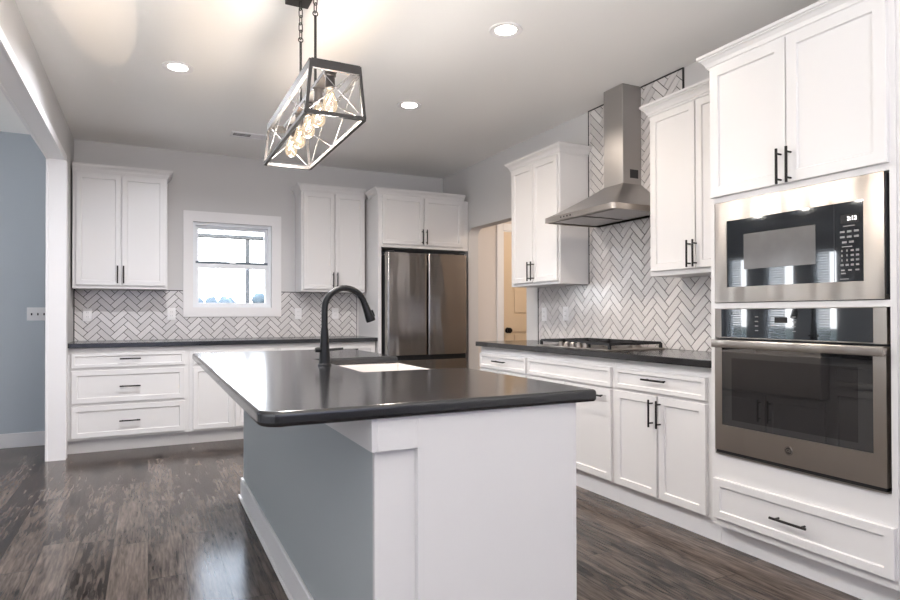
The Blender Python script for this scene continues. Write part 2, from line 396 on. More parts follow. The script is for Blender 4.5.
def sash(x0, x1, z0, z1, y, t, bot, top):
    b = MB().box(x0, x0 + t, y, y + .03, z0, z1, .002).box(x1 - t, x1, y, y + .03, z0, z1, .002).box(x0 + t, x1 - t, y, y + .03, z0, z0 + bot, .002).box(x0 + t, x1 - t, y, y + .03, z1 - top, z1, .002)
    s = obj('sash', b, VINYL, wn, world=True)
    obj('pane', MB().box(x0 + t, x1 - t, y + .012, y + .016, z0 + bot, z1 - top), GLASS, s, world=True)
sash(WX0 + t, WX1 - t, 1.612, WZ1 - t, YB + .098, .03, .04, .03)
sash(WX0 + t, WX1 - t, WZ0 + t, 1.655, YB + .055, .03, .022, .045)
obj('sash_rail_shade', MB().box(WX0 + .028, WX1 - .028, YB + .062, YB + .097, 1.655, 1.678), mat('gray_rail_shade', '6f7983', .7), wn, world=True)  # strip coloured dark for the shade on the backlit meeting rail
obj('sash_lock', MB().box(.73, .79, YB + .04, YB + .06, 1.652, 1.668, .004), VINYL, wn, world=True)
# left room windows with blinds (seen mirrored in the oven and microwave glass)
for i, (a, c) in enumerate(LW):
    wo = bpy.data.objects.new(f'window_{i+2}', None); COL.objects.link(wo); wo.location = (XG, (a + c) / 2, LZ[0]); wo['kind'] = 'structure'; MW[wo.name] = Matrix.Translation((XG, (a + c) / 2, LZ[0]))
    t = .03
    b = MB().box(XG - .1, XG - .04, a, a + t, *LZ).box(XG - .1, XG - .04, c - t, c, *LZ).box(XG - .1, XG - .04, a + t, c - t, LZ[0], LZ[0] + t).box(XG - .1, XG - .04, a + t, c - t, LZ[1] - t, LZ[1]).box(XG - .1, XG - .04, a + t, c - t, 1.25, 1.29)
    obj('window_frame', b, VINYL, wo, world=True)
    obj('pane', MB().box(XG - .074, XG - .07, a + t, c - t, LZ[0] + t, LZ[1] - t), GLASS, wo, world=True)
    b = MB(); lo = a + (c - a) * .3; z = LZ[0] + .03
    while z < LZ[1] - .02:
        b.hexa([(XG - .034, lo, z - .012), (XG - .006, lo, z + .010), (XG - .006, c - .01, z + .010), (XG - .034, c - .01, z - .012), (XG - .034, lo, z - .010), (XG - .006, lo, z + .012), (XG - .006, c - .01, z + .012), (XG - .034, c - .01, z - .010)]); z += .034
    obj('blind', b, SLATM, wo, world=True)

# outside
struct('ground_outside', MB().box(-60, 90, YB + .6, 140, -.6, -.5), LAWN)
o = tag(obj('porch_post', MB().box(1.147, 1.195, 8.36, 8.44, -.5, 2.14, .006), POST, loc=(1.17, 8.4, -.5)), 'slim gray porch post standing outside the kitchen window', 'post')
o = tag(obj('porch_beam', MB().box(-3, 6, 8.34, 8.46, 2.14, 2.185, .006), POST, loc=(1.17, 8.4, 2.14)), 'gray porch beam crossing the top of the window view', 'beam')
b = MB(); rnd = random.Random(3)
for i in range(300):
    x = -25 + i * .28 + rnd.uniform(-.4, .4); r = rnd.uniform(.3, .75)
    m4 = Matrix.Translation((x, 62 + rnd.uniform(-2, 2), r * .4 + rnd.uniform(-.3, 1.9) + .3 * math.sin(i * .11) + .3)) @ Matrix.Diagonal((1.2, 1, rnd.uniform(.9, 1.6), 1)) @ Matrix.Scale(r, 4)
    bmesh.ops.create_icosphere(b.bm, subdivisions=2, radius=1, matrix=m4)
for v in b.bm.verts: v.co += Vector((rnd.uniform(-.14, .14), 0, rnd.uniform(-.16, .16)))
o = obj('treeline', b, TREE, loc=(0, 62, 0)); o['kind'] = 'stuff'; tag(o, 'pale hazy line of distant trees seen through the window', 'trees')

# ------------------------------------------------------------------ ceiling fittings
def downlight(x, y, label, e=10, col='ffefdf'):
    t = thing('recessed_light', label, 'ceiling light', (x, y, H), group='recessed ceiling lights')
    prof = [(.058, -.001), (.075, -.004), (.092, -.006), (.094, -.001), (.094, 0), (.058, 0)]
    b = MB(); rings = []
    for r, z in prof: rings.append([b.bm.verts.new((r * math.cos(2 * PI * k / 36), r * math.sin(2 * PI * k / 36), z)) for k in range(36)])
    for i in range(len(rings)):
        A, B = rings[i], rings[(i + 1) % len(rings)]
        for k in range(36): b.bm.faces.new((A[k], A[(k + 1) % 36], B[(k + 1) % 36], B[k]))
    obj('trim_ring', b, TRIM, t)
    obj('lens', MB().cyl((0, 0, -.003), (0, 0, -.001), .058, seg=32), LENS, t)
    l = bpy.data.lights.new('downlight_lamp', 'AREA'); l.shape = 'DISK'; l.size = .11; l.energy = e; l.color = lin(col)[:3]; l.spread = math.radians(160)
    lo = bpy.data.objects.new('downlight_lamp', l); COL.objects.link(lo); lo.parent = t; lo.location = (0, 0, -.012)
downlight(.165, 4.255, 'round recessed ceiling light left of the lantern, above the drawer cabinets', 36, 'f6f8ff')
downlight(1.785, 2.895, 'round recessed ceiling light nearest the tall oven cabinet, largest of the three')
downlight(1.77, 4.26, 'small round recessed ceiling light right of the lantern toward the fridge')
t = thing('ceiling_vent', 'slim white ceiling air vent beyond the lantern near the back wall', 'vent', (.81, 5.6, H))
obj('frame', MB().box(-.17, .17, -.075, -.055, -.008, 0).box(-.17, .17, .055, .075, -.008, 0).box(-.17, -.15, -.055, .055, -.008, 0).box(.15, .17, -.055, .055, -.008, 0), TRIM, t)
b = MB()
for i in range(3):
    yy = -.036 + i * .036
    b.bar((-.15, yy, -.006), (-.003, yy, -.006), .0016, .003).box(.003, .15, yy - .0172, yy + .0172, -.006, -.004)
b.box(-.003, .003, -.055, .055, -.008, -.002)
obj('louver', b, TRIM, t); obj('duct_opening', MB().box(-.15, .15, -.055, .055, -.001, 0), DARKGAP, t)

# ------------------------------------------------------------------ cabinets
def shaker(x0, x1, z0, z1, yf=-.02, stile=.057, th=.02):
    b = MB(); s = min(stile, (z1 - z0) * .28)
    b.box(x0, x1, yf, yf + th, z0, z1)
    f = min(b.bm.faces, key=lambda q: q.calc_center_median().y)
    bmesh.ops.bevel(b.bm, geom=list(f.edges), offset=.002, segments=1, affect='EDGES')
    f = min((q for q in b.bm.faces if q.calc_area() > (x1 - x0) * (z1 - z0) * .5), key=lambda q: q.calc_center_median().y)
    bmesh.ops.inset_individual(b.bm, faces=[f], thickness=s - .002)
    bmesh.ops.inset_individual(b.bm, faces=[f], thickness=.006, depth=-.009)
    return b
def pull(cx, cz, L, vertical, yf=-.02):
    b = MB(); r = .0058; y = yf - .032; o = L * .5; p = L * .36
    if vertical:
        b.cyl((cx, y, cz - o), (cx, y, cz + o), r, seg=12)
        for s in (-1, 1): b.cyl((cx, yf, cz + s * p), (cx, y, cz + s * p), .0045, seg=10)
    else:
        b.cyl((cx - o, y, cz), (cx + o, y, cz), r, seg=12)
        for s in (-1, 1): b.cyl((cx + s * p, yf, cz), (cx + s * p, y, cz), .0045, seg=10)
    return b
CROWN = [(0, 0), (.007, 0), (.007, .012), (.013, .014), (.018, .030), (.030, .046), (.038, .050), (.038, .056), (.045, .058), (.045, .072), (0, .072)]
def crown(w, d, z, left=True, right=True, yf=0, dl=None):
    b = MB(); rings = []
    for o, h in CROWN:
        l = -o if left else 0; r = w + o if right else w
        rings.append([b.bm.verts.new(p) for p in ((l, d if dl is None else dl, z + h), (l, yf - o, z + h), (r, yf - o, z + h), (r, d, z + h))])
    n = len(rings)
    for i in range(n - 1):
        for k in range(3): b.bm.faces.new((rings[i][k], rings[i][k + 1], rings[i + 1][k + 1], rings[i + 1][k]))
    b.bm.faces.new(rings[-1][::-1]); b.bm.faces.new(rings[0])
    b.bm.faces.new([r[0] for r in rings]); b.bm.faces.new([r[3] for r in rings][::-1])
    return b
def cabinet(name, label, loc, rz, w, d, z0, z1, fronts, crown_at=None, toe=None, group=None, cl=True, cr=True, extra_depth=0):
    t = thing(name, label, 'cabinet', loc, rz, group)
    obj('carcass', MB().box(0, w, 0, d, z0, z1, .0015), WHITE, t)
    for kind, x0, x1, a, c, h in fronts:
        f = obj(kind, shaker(x0, x1, a, c), WHITE, t)
        if h: obj('handle', pull(*h), PULL, f)
    if crown_at is not None: obj('crown_molding', crown(w, d - .013, crown_at, cl, cr), WHITE, t, smooth=False)
    if toe:
        b = MB().box(0, w, toe, toe + .02, 0, z0)
        obj('toe_kick', b, TRIM, t)
    return t
RR = -PI / 2
# -- back wall, base run (front faces at y=5.809)
yb = 5.829; db = YB - yb - .001
GB = 'white base cabinets under the back counter'
cabinet('base_cabinet', 'white three drawer base cabinet at the left end of the back counter', (-.60, yb, 0), 0, .918, db, .114, CB - .0005,
        [('drawer', .036, .886, .712, .83, (.464, .781, .157, False)), ('drawer', .036, .886, .42, .688, (.463, .551, .157, False)), ('drawer', .036, .886, .136, .396, (.461, .262, .157, False))], toe=.07, group=GB)
cabinet('base_cabinet', 'white base cabinet partly behind the island corner, under the kitchen window', (.319, yb, 0), 0, .76, db, .114, CB - .0005,
        [('drawer', .033, .727, .712, .83, (.38, .781, .157, False)), ('door', .033, .371, .134, .684, (.335, .60, .154, True)), ('door', .389, .727, .134, .684, (.425, .60, .154, True))], toe=.07, group=GB)
cabinet('base_cabinet', 'white base cabinet hidden behind the faucet end of the island', (1.080, yb, 0), 0, .42, db, .114, CB - .0005,
        [('drawer', .03, .39, .712, .83, (.21, .781, .157, False)), ('door', .03, .39, .134, .684, (.07, .60, .154, True))], toe=.07, group=GB)
cabinet('base_cabinet', 'white base cabinet with drawer beside the fridge, right end of the back counter', (1.501, yb, 0), 0, .543, db, .114, CB - .0005,
        [('drawer', .03, .513, .712, .83, (.271, .805, .157, False)), ('door', .03, .263, .134, .684, (.232, .60, .154, True)), ('door', .28, .513, .134, .684, (.311, .60, .154, True))], toe=.07, group=GB)
def slab(poly, name, label, bev=.003):
    cx = sum(p[0] for p in poly) / len(poly); cy = sum(p[1] for p in poly) / len(poly)
    return tag(obj(name, MB().prism(poly, 'Z', CB, CT, bev), QUARTZ, loc=(cx, cy, CB), smooth=False), label, 'countertop')
slab([(-.603, 5.784), (2.056, 5.784), (2.056, YB - .002), (-.603, YB - .002)], 'countertop', 'long black stone countertop along the back wall below the window')
# -- back wall, uppers
GU = 'white wall cabinets'
yu = 6.125; du = YB - yu - .001
cabinet('upper_cabinet', 'white two door wall cabinet left of the kitchen window', (-.588, yu, 0), 0, .740, du, 1.378, 2.40,
        [('door', .027, .368, 1.408, 2.378, (.344, 1.502, .155, True)), ('door', .376, .722, 1.408, 2.378, (.391, 1.502, .155, True))], crown_at=2.386, cl=False, group=GU)
cabinet('upper_cabinet', 'white two door wall cabinet right of the window, behind the faucet', (1.372, yu, 0), 0, .664, du, 1.378, 2.40,
        [('door', .017, .333, 1.402, 2.378, (.316, 1.496, .155, True)), ('door', .341, .650, 1.402, 2.378, (.359, 1.496, .155, True))], crown_at=2.386, cr=False, group=GU)
# -- fridge enclosure
t = thing('fridge_cabinet', 'white two door cabinet over the stainless fridge with tall side panel', 'cabinet', (2.060, 5.782, 0), 0)
obj('carcass', MB().box(0, .97, 0, YB - 5.783, 1.824, 2.36, .0015), WHITE, t)
obj('side_panel', MB().box(0, .035, 0, YB - 5.783, 0, 1.824, .0015), WHITE, t)
for x0, x1, hx in ((.043, .487, .472), (.502, .945, .519)):
    f = obj('door', shaker(x0, x1, 1.858, 2.345), WHITE, t); obj('handle', pull(hx, 1.943, .152, True), PULL, f)
obj('crown_molding', crown(.97, YB - 5.783, 2.345, True, False, dl=.29), WHITE, t, smooth=False)
obj('filler_strip', MB().box(.97, 1.026, .012, .03, 1.824, 2.36), WHITE, t)

# -- fridge
fr = thing('refrigerator', 'dark stainless french door refrigerator below the white cabinet', 'refrigerator', (2.54, 5.95, 0))
fx0, fx1, fy = 2.113, 3.005, 5.66
obj('case', MB().box(fx0 + .004, fx1 - .004, fy + .075, 6.36, .03, 1.745, .006), CHAR, fr, world=True)
def fdoor(x0, x1, z0, z1):
    b = MB(); pts = []
    n = 8; r = .022
    poly = [(x0, fy + .07)] + [(x0 + r - r * math.cos(a), fy + r - r * math.sin(a)) for a in [i * PI / 2 / n for i in range(n + 1)]] + [(x1 - r + r * math.sin(a), fy + r - r * math.cos(a)) for a in [i * PI / 2 / n for i in range(n + 1)]] + [(x1, fy + .07)]
    return b.prism(poly, 'Z', z0, z1)
obj('door', fdoor(fx0, 2.546, .735, 1.765), FRIDGE, fr, world=True)
obj('door', fdoor(2.556, fx1, .735, 1.765), FRIDGE, fr, world=True)
obj('freezer_drawer', fdoor(fx0, fx1, .10, .685), FRIDGE, fr, world=True)
obj('grip_recess', MB().box(fx0 + .006, fx1 - .006, fy + .03, fy + .074, .685, .735), DARKGAP, fr, world=True)
obj('toe_grille', MB().box(fx0 + .02, fx1 - .02, fy + .05, fy + .09, .012, .10), CHAR, fr, world=True)
obj('hinge_cover', MB().box(fx0 + .01, fx0 + .09, fy + .03, fy + .14, 1.766, 1.785, .004), CHAR, fr, world=True)
obj('hinge_cover', MB().box(fx1 - .09, fx1 - .01, fy + .03, fy + .14, 1.766, 1.785, .004), CHAR, fr, world=True)
for x in (fx0 + .06, fx1 - .06):
    for y in (5.80, 6.30): obj('foot', MB().cyl((x, y, 0), (x, y, .03), .02), CHAR, fr, world=True)

# -- right wall base run (front faces at x=2.521); local x runs toward the camera (-Y), local y into the wall
xb = 2.541; dr = XW - xb - .001
GR = 'white base cabinets under the cooktop counter'
def right_cab(ya, yb_, *a, **k): return ya - yb_
cabinet('base_cabinet', 'white base cabinet with one narrow drawer at the far end of the cooktop run', (xb, 4.535, 0), RR, .717, dr, .114, CB - .0005,
        [('drawer', .008, .704, .70, .82, (.352, .766, .18, False)), ('door', .008, .350, .128, .685, (.318, .59, .152, True)), ('door', .364, .704, .128, .685, (.396, .59, .152, True))], toe=.024, group=GR)
cabinet('base_cabinet', 'white base cabinet directly under the gas cooktop, half hidden by the island', (xb, 3.817, 0), RR, .943, dr, .114, CB - .0005,
        [('drawer_front', .012, .922, .70, .822, None), ('door', .012, .458, .128, .685, (.058, .59, .152, True)), ('door', .474, .922, .128, .685, (.787, .642, .172, False))], toe=.024, group=GR)
cabinet('base_cabinet', 'white base cabinet with drawer and two doors next to the tall oven cabinet', (xb, 2.873, 0), RR, .740, dr, .114, CB - .0005,
        [('drawer', .020, .683, .705, .822, (.354, .777, .172, False)), ('door', .018, .352, .126, .687, (.325, .593, .152, True)), ('door', .366, .683, .126, .687, (.370 + .012, .593, .152, True))], toe=.024, group=GR)
slab([(2.496, 2.135), (XW - .002, 2.135), (XW - .002, 4.553), (2.496, 4.553)], 'countertop', 'black stone countertop on the right wall holding the gas cooktop')
# -- right wall uppers
xu = 2.808; dru = XW - xu - .001
cabinet('upper_cabinet', 'white two door wall cabinet left of the steel range hood, above the hall opening', (xu, 4.472, 0), RR, .695, dru, 1.378, 2.40,
        [('door', .040, .343, 1.402, 2.365, (.316, 1.492, .155, True)), ('door', .351, .677, 1.402, 2.365, (.367, 1.492, .155, True))], crown_at=2.374, group=GU)
cabinet('upper_cabinet', 'white two door wall cabinet between range hood and oven cabinet', (xu, 2.850, 0), RR, .7175, dru, 1.378, 2.40,
        [('door', .024, .363, 1.408, 2.365, (.331, 1.491, .155, True)), ('door', .371, .703, 1.408, 2.365, (.375, 1.491, .155, True))], crown_at=2.374, cr=False, group=GU)

# -- tall oven cabinet
XT = 2.50; yt_far, yt_near = 2.131, 1.295
tw = thing('oven_cabinet', 'tall white oven cabinet holding the microwave and wall oven', 'cabinet', (XT, yt_far, 0), RR)
W_ = yt_far - yt_near; D_ = XW - XT - .001
b = MB().box(0, .022, 0, D_, .114, 2.375).box(W_ - .022, W_, 0, D_, .114, 2.375)          # sides
b.box(.022, W_ - .022, D_ - .01, D_, .114, 2.375)                                               # back
b.box(.022, W_ - .022, 0, D_ - .01, .114, .466).box(.022, W_ - .022, 0, D_ - .01, 1.172, 1.198).box(.022, W_ - .022, 0, D_ - .01, 1.688, 2.375)
obj('carcass', b, WHITE, tw)
for x0, x1, hx in ((.013, .409, .390), (.415, .815, .436)):
    f = obj('door', shaker(x0, x1, 1.715, 2.352, stile=.066), WHITE, tw); obj('handle', pull(hx, 1.787, .155, True), PULL, f)
f = obj('drawer', shaker(.022, .830, .152, .345, stile=.05), WHITE, tw); obj('handle', pull(.428, .249, .165, False), PULL, f)
obj('crown_molding', crown(W_, D_, 2.352, True, False, dl=.25), WHITE, tw, smooth=False)
obj('toe_kick', MB().box(0, W_, .064, .084, 0, .114), TRIM, tw)
obj('filler_panel', MB().box(W_ + .0005, W_ + .019, .008, .03, 0, 2.42), WHITE, tw)

# -- microwave (front at local -y)
def fr_box(b, x0, x1, z0, z1, X0, X1, Z0, Z1, y0, y1, bev=0):  # a flat ring: outer x0..x1,z0..z1, hole X0..X1,Z0..Z1
    return b.box(x0, x1, y0, y1, z0, Z0, bev).box(x0, x1, y0, y1, Z1, z1, bev).box(x0, X0, y0, y1, Z0, Z1, bev).box(X1, x1, y0, y1, Z0, Z1, bev)
mw = thing('microwave', 'built-in stainless microwave with black glass door above the wall oven', 'microwave', (XT + .018, yt_far, 1.198), RR)
Z = lambda z: z - 1.198
obj('body', MB().box(.035, W_ - .035, .0, .42, .004, .484), CHAR, mw)
def ring_prism(x0, x1, z0, z1, X0, X1, Z0, Z1, yf, yb_):
    b = MB(); O = [(x0, z0), (x1, z0), (x1, z1), (x0, z1)]; I = [(X0, Z0), (X1, Z0), (X1, Z1), (X0, Z1)]
    vo = [[b.bm.verts.new((x, y, z)) for x, z in O] for y in (yf, yb_)]; vi = [[b.bm.verts.new((x, y, z)) for x, z in I] for y in (yf, yb_)]
    for k in range(4):
        j = (k + 1) % 4
        b.bm.faces.new((vo[0][k], vo[0][j], vi[0][j], vi[0][k])); b.bm.faces.new((vo[1][j], vo[1][k], vi[1][k], vi[1][j]))
        b.bm.faces.new((vo[0][j], vo[0][k], vo[1][k], vo[1][j])); b.bm.faces.new((vi[0][k], vi[0][j], vi[1][j], vi[1][k]))
    return b
obj('trim_frame', ring_prism(.030, .799, .003, .487, .098, .724, .075, .393, -.026, -.0005), STEEL, mw)
obj('side_gasket', MB().box(.799, .8025, -.016, -.0005, .02, .48), CHAR, mw)
mdoor = obj('glass_door', MB().box(.0985, .7235, -.023, -.001, .0755, .3925), BGLASS, mw)
obj('window', MB().box(.190, .532, -.0236, -.0229, .155, .320), MWIN, mdoor)
obj('control_divider', MB().box(.6085, .610, -.0236, -.0229, .0755, .3925), CHAR, mdoor)
obj('display', MB().box(.636, .708, -.0238, -.0229, .308, .343), DARKGAP, mdoor)
Mr = MW['microwave']
def mtxt(name, s, size, m, parent, x, z, y=-.0240, frame=Mr):
    R3 = frame.to_3x3()
    return text_mesh(name, s, size, m, parent, frame @ Vector((x, y, z)), R3 @ Vector((1, 0, 0)), R3 @ Vector((0, 0, 1)))
mtxt('clock_digits', '2:12', .022, DISP, mdoor, .680, .326)
kb = MB()
for r in range(3):
    for c in range(3):
        if r == 2 and c == 2: continue
        x = .642 + c * .027 + (.008 if r == 2 else 0); z = .275 - r * .021
        kb.box(x - .009, x + .009, -.0236, -.0229, z - .004, z + .004)
kb.box(.645, .690, -.0236, -.0229, .295, .299).box(.640, .680, -.0236, -.0229, .213, .217)
for r in range(4):
    for c in range(4):
        x = .640 + c * .020; z = .199 - r * .019
        s = .0022 if (c < 2 and r < 3) else .006
        kb.box(x - s, x + s, -.0236, -.0229, z - .004, z + .004)
for c in range(3): kb.box(.636 + c * .028, .650 + c * .028, -.0236, -.0229, .118, .124)
kb.box(.636, .654, -.0236, -.0229, .106, .111).box(.632, .666, -.0236, -.0229, .084, .088)
obj('keypad_print', kb, PRINT, mdoor)

# -- wall oven
ov = thing('wall_oven', 'built-in stainless wall oven with black glass under the microwave', 'oven', (XT + .018, yt_far, .466), RR)
Z0 = .466
def zz(*v): return [q - Z0 for q in v]
obj('body', MB().box(.035, W_ - .035, 0, .5, .006, 1.168 - Z0), CHAR, ov)
a, c = zz(1.030, 1.170)
cp = obj('control_panel', ring_prism(.030, .804, a, c, .064, .756, a + .004, c - .002, -.024, -.0005), STEEL, ov)
pg = obj('panel_glass', MB().box(.0645, .7555, -.0235, -.001, a + .0045, c - .0025), BGLASS, cp)
Ov = MW['wall_oven']
obj('display', MB().box(.345, .405, -.0243, -.0234, a + .075, a + .100), DARKGAP, pg)
for x in (.255, .435):
    kb = MB()
    for i in range(4): kb.box(x - .008, x + .008, -.0242, -.0234, a + .037 + i * .021, a + .0405 + i * .021)
    obj('button_print', kb, PRINT, pg)
dz0, dz1 = zz(.487, 1.020)
od = obj('oven_door', ring_prism(.030, .804, dz0, dz1, .070, .757, .610 - Z0, .985 - Z0, -.030, -.0005), STEEL, ov)
og = obj('door_glass', MB().box(.0705, .7565, -.0292, -.001, .6105 - Z0, .9845 - Z0), BGLASS, od)
obj('oven_window', MB().box(.125, .70, -.0297, -.0291, .640 - Z0, .935 - Z0), OWIN, og)
hz0, hz1 = zz(.985, 1.022)
hb = MB().box(.045, .815, -.075, -.060, hz0, hz1, .004, 2)
for x in (.06, .782): hb.box(x, x + .025, -.062, -.028, hz0 + .004, hz1 - .004, .003)
obj('handle', hb, STEEL, od)
obj('vent_gap', MB().box(.034, .800, -.025, -.0005, .006, .487 - Z0), DARKGAP, ov)
obj('bottom_trim', MB().box(.030, .804, -.028, -.0005, .0005, .006), STEEL, ov)
bd = obj('badge', MB().cyl((.412, -.0302, .551 - Z0), (.412, -.0318, .551 - Z0), .019, seg=28), mat('badge_gray', '55504d', .35, metal=.6), od)
rb = MB().tube([(.412 + .0165 * math.cos(q), -.0318, .551 - Z0 + .0165 * math.sin(q)) for q in [i * PI / 14 for i in range(28)]], .001, 6, closed=True)
obj('badge_ring', rb, STEEL, bd)
mtxt('badge_monogram', 'GE', .017, STEEL, bd, .412, .551 - Z0, y=-.0322, frame=Ov)

# ------------------------------------------------------------------ backsplashes
def clip(poly, x0, x1, z0, z1):
    for ax, lim, sg in ((0, x0, 1), (0, x1, -1), (1, z0, 1), (1, z1, -1)):
        out = []
        for i in range(len(poly)):
            p, q = poly[i - 1], poly[i]; dp, dq = (p[ax] - lim) * sg, (q[ax] - lim) * sg
            if (dp >= 0) != (dq >= 0):
                t_ = dp / (dp - dq); out.append((p[0] + (q[0] - p[0]) * t_, p[1] + (q[1] - p[1]) * t_))
            if dq >= 0: out.append(q)
        poly = out
        if len(poly) < 3: return []
    return poly
def herring(rects, ox, oz, put, Wt=.0508, n=3, g=.0024):
    """rects in wall coordinates (u, z); put(u, z, h) gives the 3D point at height h off the wall"""
    b = MB(); lay = b.bm.loops.layers.color.new('tone'); rn = random.Random(11); c45 = math.sqrt(.5)
    u0, u1 = min(r[0] for r in rects), max(r[1] for r in rects); v0, v1 = min(r[2] for r in rects), max(r[3] for r in rects)
    R = int(max(u1 - u0, v1 - v0) / Wt) + 10
    for k in range(-R, R):
        for s in range(-R // 3, R // 3):
            for kind in (0, 1):
                bx, bz = k + s * 2 * n, k
                q = (bx, bx + n, bz, bz + 1) if kind == 0 else (bx, bx + 1, bz + 1, bz + 1 + n)
                x0, x1, z0, z1 = q[0] * Wt + g, q[1] * Wt - g, q[2] * Wt + g, q[3] * Wt - g
                P = [(ox + (x - z) * c45, oz + (x + z) * c45) for x, z in ((x0, z0), (x1, z0), (x1, z1), (x0, z1))]
                if max(p[0] for p in P) < u0 or min(p[0] for p in P) > u1 or max(p[1] for p in P) < v0 or min(p[1] for p in P) > v1: continue
                tone = rn.random()
                for r in rects:
                    pl = clip(P, *r)
                    if not pl: continue
                    A = [b.bm.verts.new(put(u, z, .005)) for u, z in pl]; B = [b.bm.verts.new(put(u, z, .009)) for u, z in pl]
                    m_ = len(pl); fs = [b.bm.faces.new(B)]
                    for i in range(m_): fs.append(b.bm.faces.new((A[i], A[(i + 1) % m_], B[(i + 1) % m_], B[i])))
                    for f_ in fs:
                        for l in f_.loops: l[lay] = (tone, tone, tone, 1)
    return b
bs = thing('tile_backsplash', 'herringbone tile backsplash on the back wall below the window', 'backsplash', (.7, YB, CT))
RB = [(-.597, .298, CT + .001, 1.375), (.298, 1.228, CT + .001, 1.124), (1.228, 2.031, CT + .001, 1.375)]
b = MB()
for r in RB: b.box(r[0], r[1], YB - .005, YB - .0005, r[2], r[3])
obj('grout_bed', b, GROUT, bs, world=True)
obj('tiles', herring(RB, -.495, .914, lambda u, z, h: (u, YB - h, z)), TILE, bs, world=True)
obj('edge_trim', MB().box(-.604, -.597, YB - .011, YB - .0005, CT + .001, 1.375), TRIMB, bs, world=True)
obj('edge_trim', MB().box(-.604, .298, YB - .0115, YB - .0005, 1.3755, 1.383), TRIMB, bs, world=True)
obj('edge_trim', MB().box(1.228, 2.034, YB - .0115, YB - .0005, 1.3755, 1.383), TRIMB, bs, world=True)
obj('edge_trim', MB().box(2.031, 2.036, YB - .010, YB - .0005, CT + .001, 1.375), TRIMB, bs, world=True)
bs = thing('tile_backsplash', 'herringbone tile backsplash behind the cooktop rising to the ceiling around the hood', 'backsplash', (XW, 3.3, CT))
RR_ = [(2.14, 4.462, CT + .001, 1.376), (2.852, 3.769, 1.376, 2.46), (2.838, 3.769, 2.46, H - .010)]
b = MB()
for r in RR_: b.box(XW - .005, XW - .0005, r[0], r[1], r[2], r[3])
obj('grout_bed', b, GROUT, bs, world=True)
obj('tiles', herring(RR_, 3.214, .94, lambda u, z, h: (XW - h, u, z)), TILE, bs, world=True)
obj('edge_trim', MB().box(XW - .012, XW - .0005, 4.462, 4.470, CT + .001, 1.376), TRIMB, bs, world=True)
obj('edge_trim', MB().box(XW - .012, XW - .0005, 3.769, 3.776, 1.3785, H - .001), TRIMB, bs, world=True)
obj('edge_trim', MB().box(XW - .012, XW - .0005, 2.830, 2.838, 2.46, H - .001), TRIMB, bs, world=True)
for ya, yz in ((2.838, 3.205), (3.403, 3.769)): obj('edge_trim', MB().box(XW - .012, XW - .0005, ya, yz, H - .010, H - .001), TRIMB, bs, world=True)

# ------------------------------------------------------------------ outlets and switch
def outlet(loc, rz, label):
    t = thing('wall_outlet', label, 'outlet', loc, rz, 'outlets on the backsplash tiles')
    obj('cover_plate', MB().box(-.036, .036, -.006, 0, -.058, .058, .003, 2), PLATE, t)
    obj('receptacle', MB().box(-.017, .017, -.0085, -.006, -.034, .034, .002), PLATE, t)
    for z in (-.019, .019):
        for x in (-.0065, .0065): obj('slot', MB().box(x - .001, x + .001, -.0092, -.0084, z - .004, z + .005), CHAR, t)
yo = YB - .0092
outlet((-.497, yo, 1.148), 0, 'white outlet under the wall cabinet at the left end of the backsplash')
outlet((.197, yo, 1.155), 0, 'white outlet just left of the window casing')
outlet((1.402, yo, 1.155), 0, 'white outlet on the tiles just right of the window casing')
outlet((1.797, yo, 1.158), 0, 'white outlet on the back tiles framed by the faucet arch')
outlet((XW - .0092, 4.372, 1.145), RR, 'white outlet nearest the hall opening under the right wall cabinet')
outlet((XW - .0092, 4.067, 1.150), RR, 'white outlet on the right wall tiles behind the far end of the cooktop')
t = thing('light_switch', 'white three gang switch plate on the blue-gray wall left of the white post', 'switch', (-.872, YB, 1.157))
obj('cover_plate', MB().box(-.082, .082, -.006, -.0002, -.058, .058, .003, 2), PLATE, t)
for i in range(3): obj('toggle', MB().box(-.051 + i * .046, -.041 + i * .046, -.016, -.006, -.012, .008, .002), CHAR, t)

# ------------------------------------------------------------------ range hood
HY = 3.304
hd = thing('range_hood', 'stainless steel chimney range hood over the gas cooktop', 'range hood', (XW, HY, 1.80))
xf = 2.585; z0, zb = 1.806, 1.842; hw = .375
xb_ = XW - .0095
def rect(xa, ya, yb2, z, r=.03, n=5):
    p = []
    for i in range(n + 1): q = i * PI / 2 / n; p.append((xa + r - r * math.cos(q), yb2 - r + r * math.sin(q)))
    p = [(xa + r - r * math.sin(q), yb2 - r + r * math.cos(q)) for q in [i * PI / 2 / n for i in range(n + 1)]]
    p += [(xa + r - r * math.cos(q), ya + r - r * math.sin(q)) for q in [i * PI / 2 / n for i in range(n + 1)]]
    return [(xb_, yb2, z)] + [(x, y, z) for x, y in p] + [(xb_, ya, z)]
b = MB(); R = rect(xf, HY - hw, HY + hw, z0); n_ = len(R)
A = [b.bm.verts.new(p) for p in R]; B = [b.bm.verts.new((p[0], p[1], zb)) for p in R]
b.bm.faces.new(B)
for i in range(n_): b.bm.faces.new((A[i], A[(i + 1) % n_], B[(i + 1) % n_], B[i]))
Ii = [b.bm.verts.new((min(p[0] + (.018 if p[0] < xb_ - .1 else 0), xb_), p[1] + (.018 if p[1] < HY else -.018), z0)) for p in R]
Ij = [b.bm.verts.new((v.co.x, v.co.y, z0 + .012)) for v in Ii]
for i in range(n_):
    b.bm.faces.new((A[(i + 1) % n_], A[i], Ii[i], Ii[(i + 1) % n_])); b.bm.faces.new((Ii[(i + 1) % n_], Ii[i], Ij[i], Ij[(i + 1) % n_]))
b.bm.faces.new(Ij)
band = obj('rim_band', b, STEEL, hd, world=True)
fl = MB()
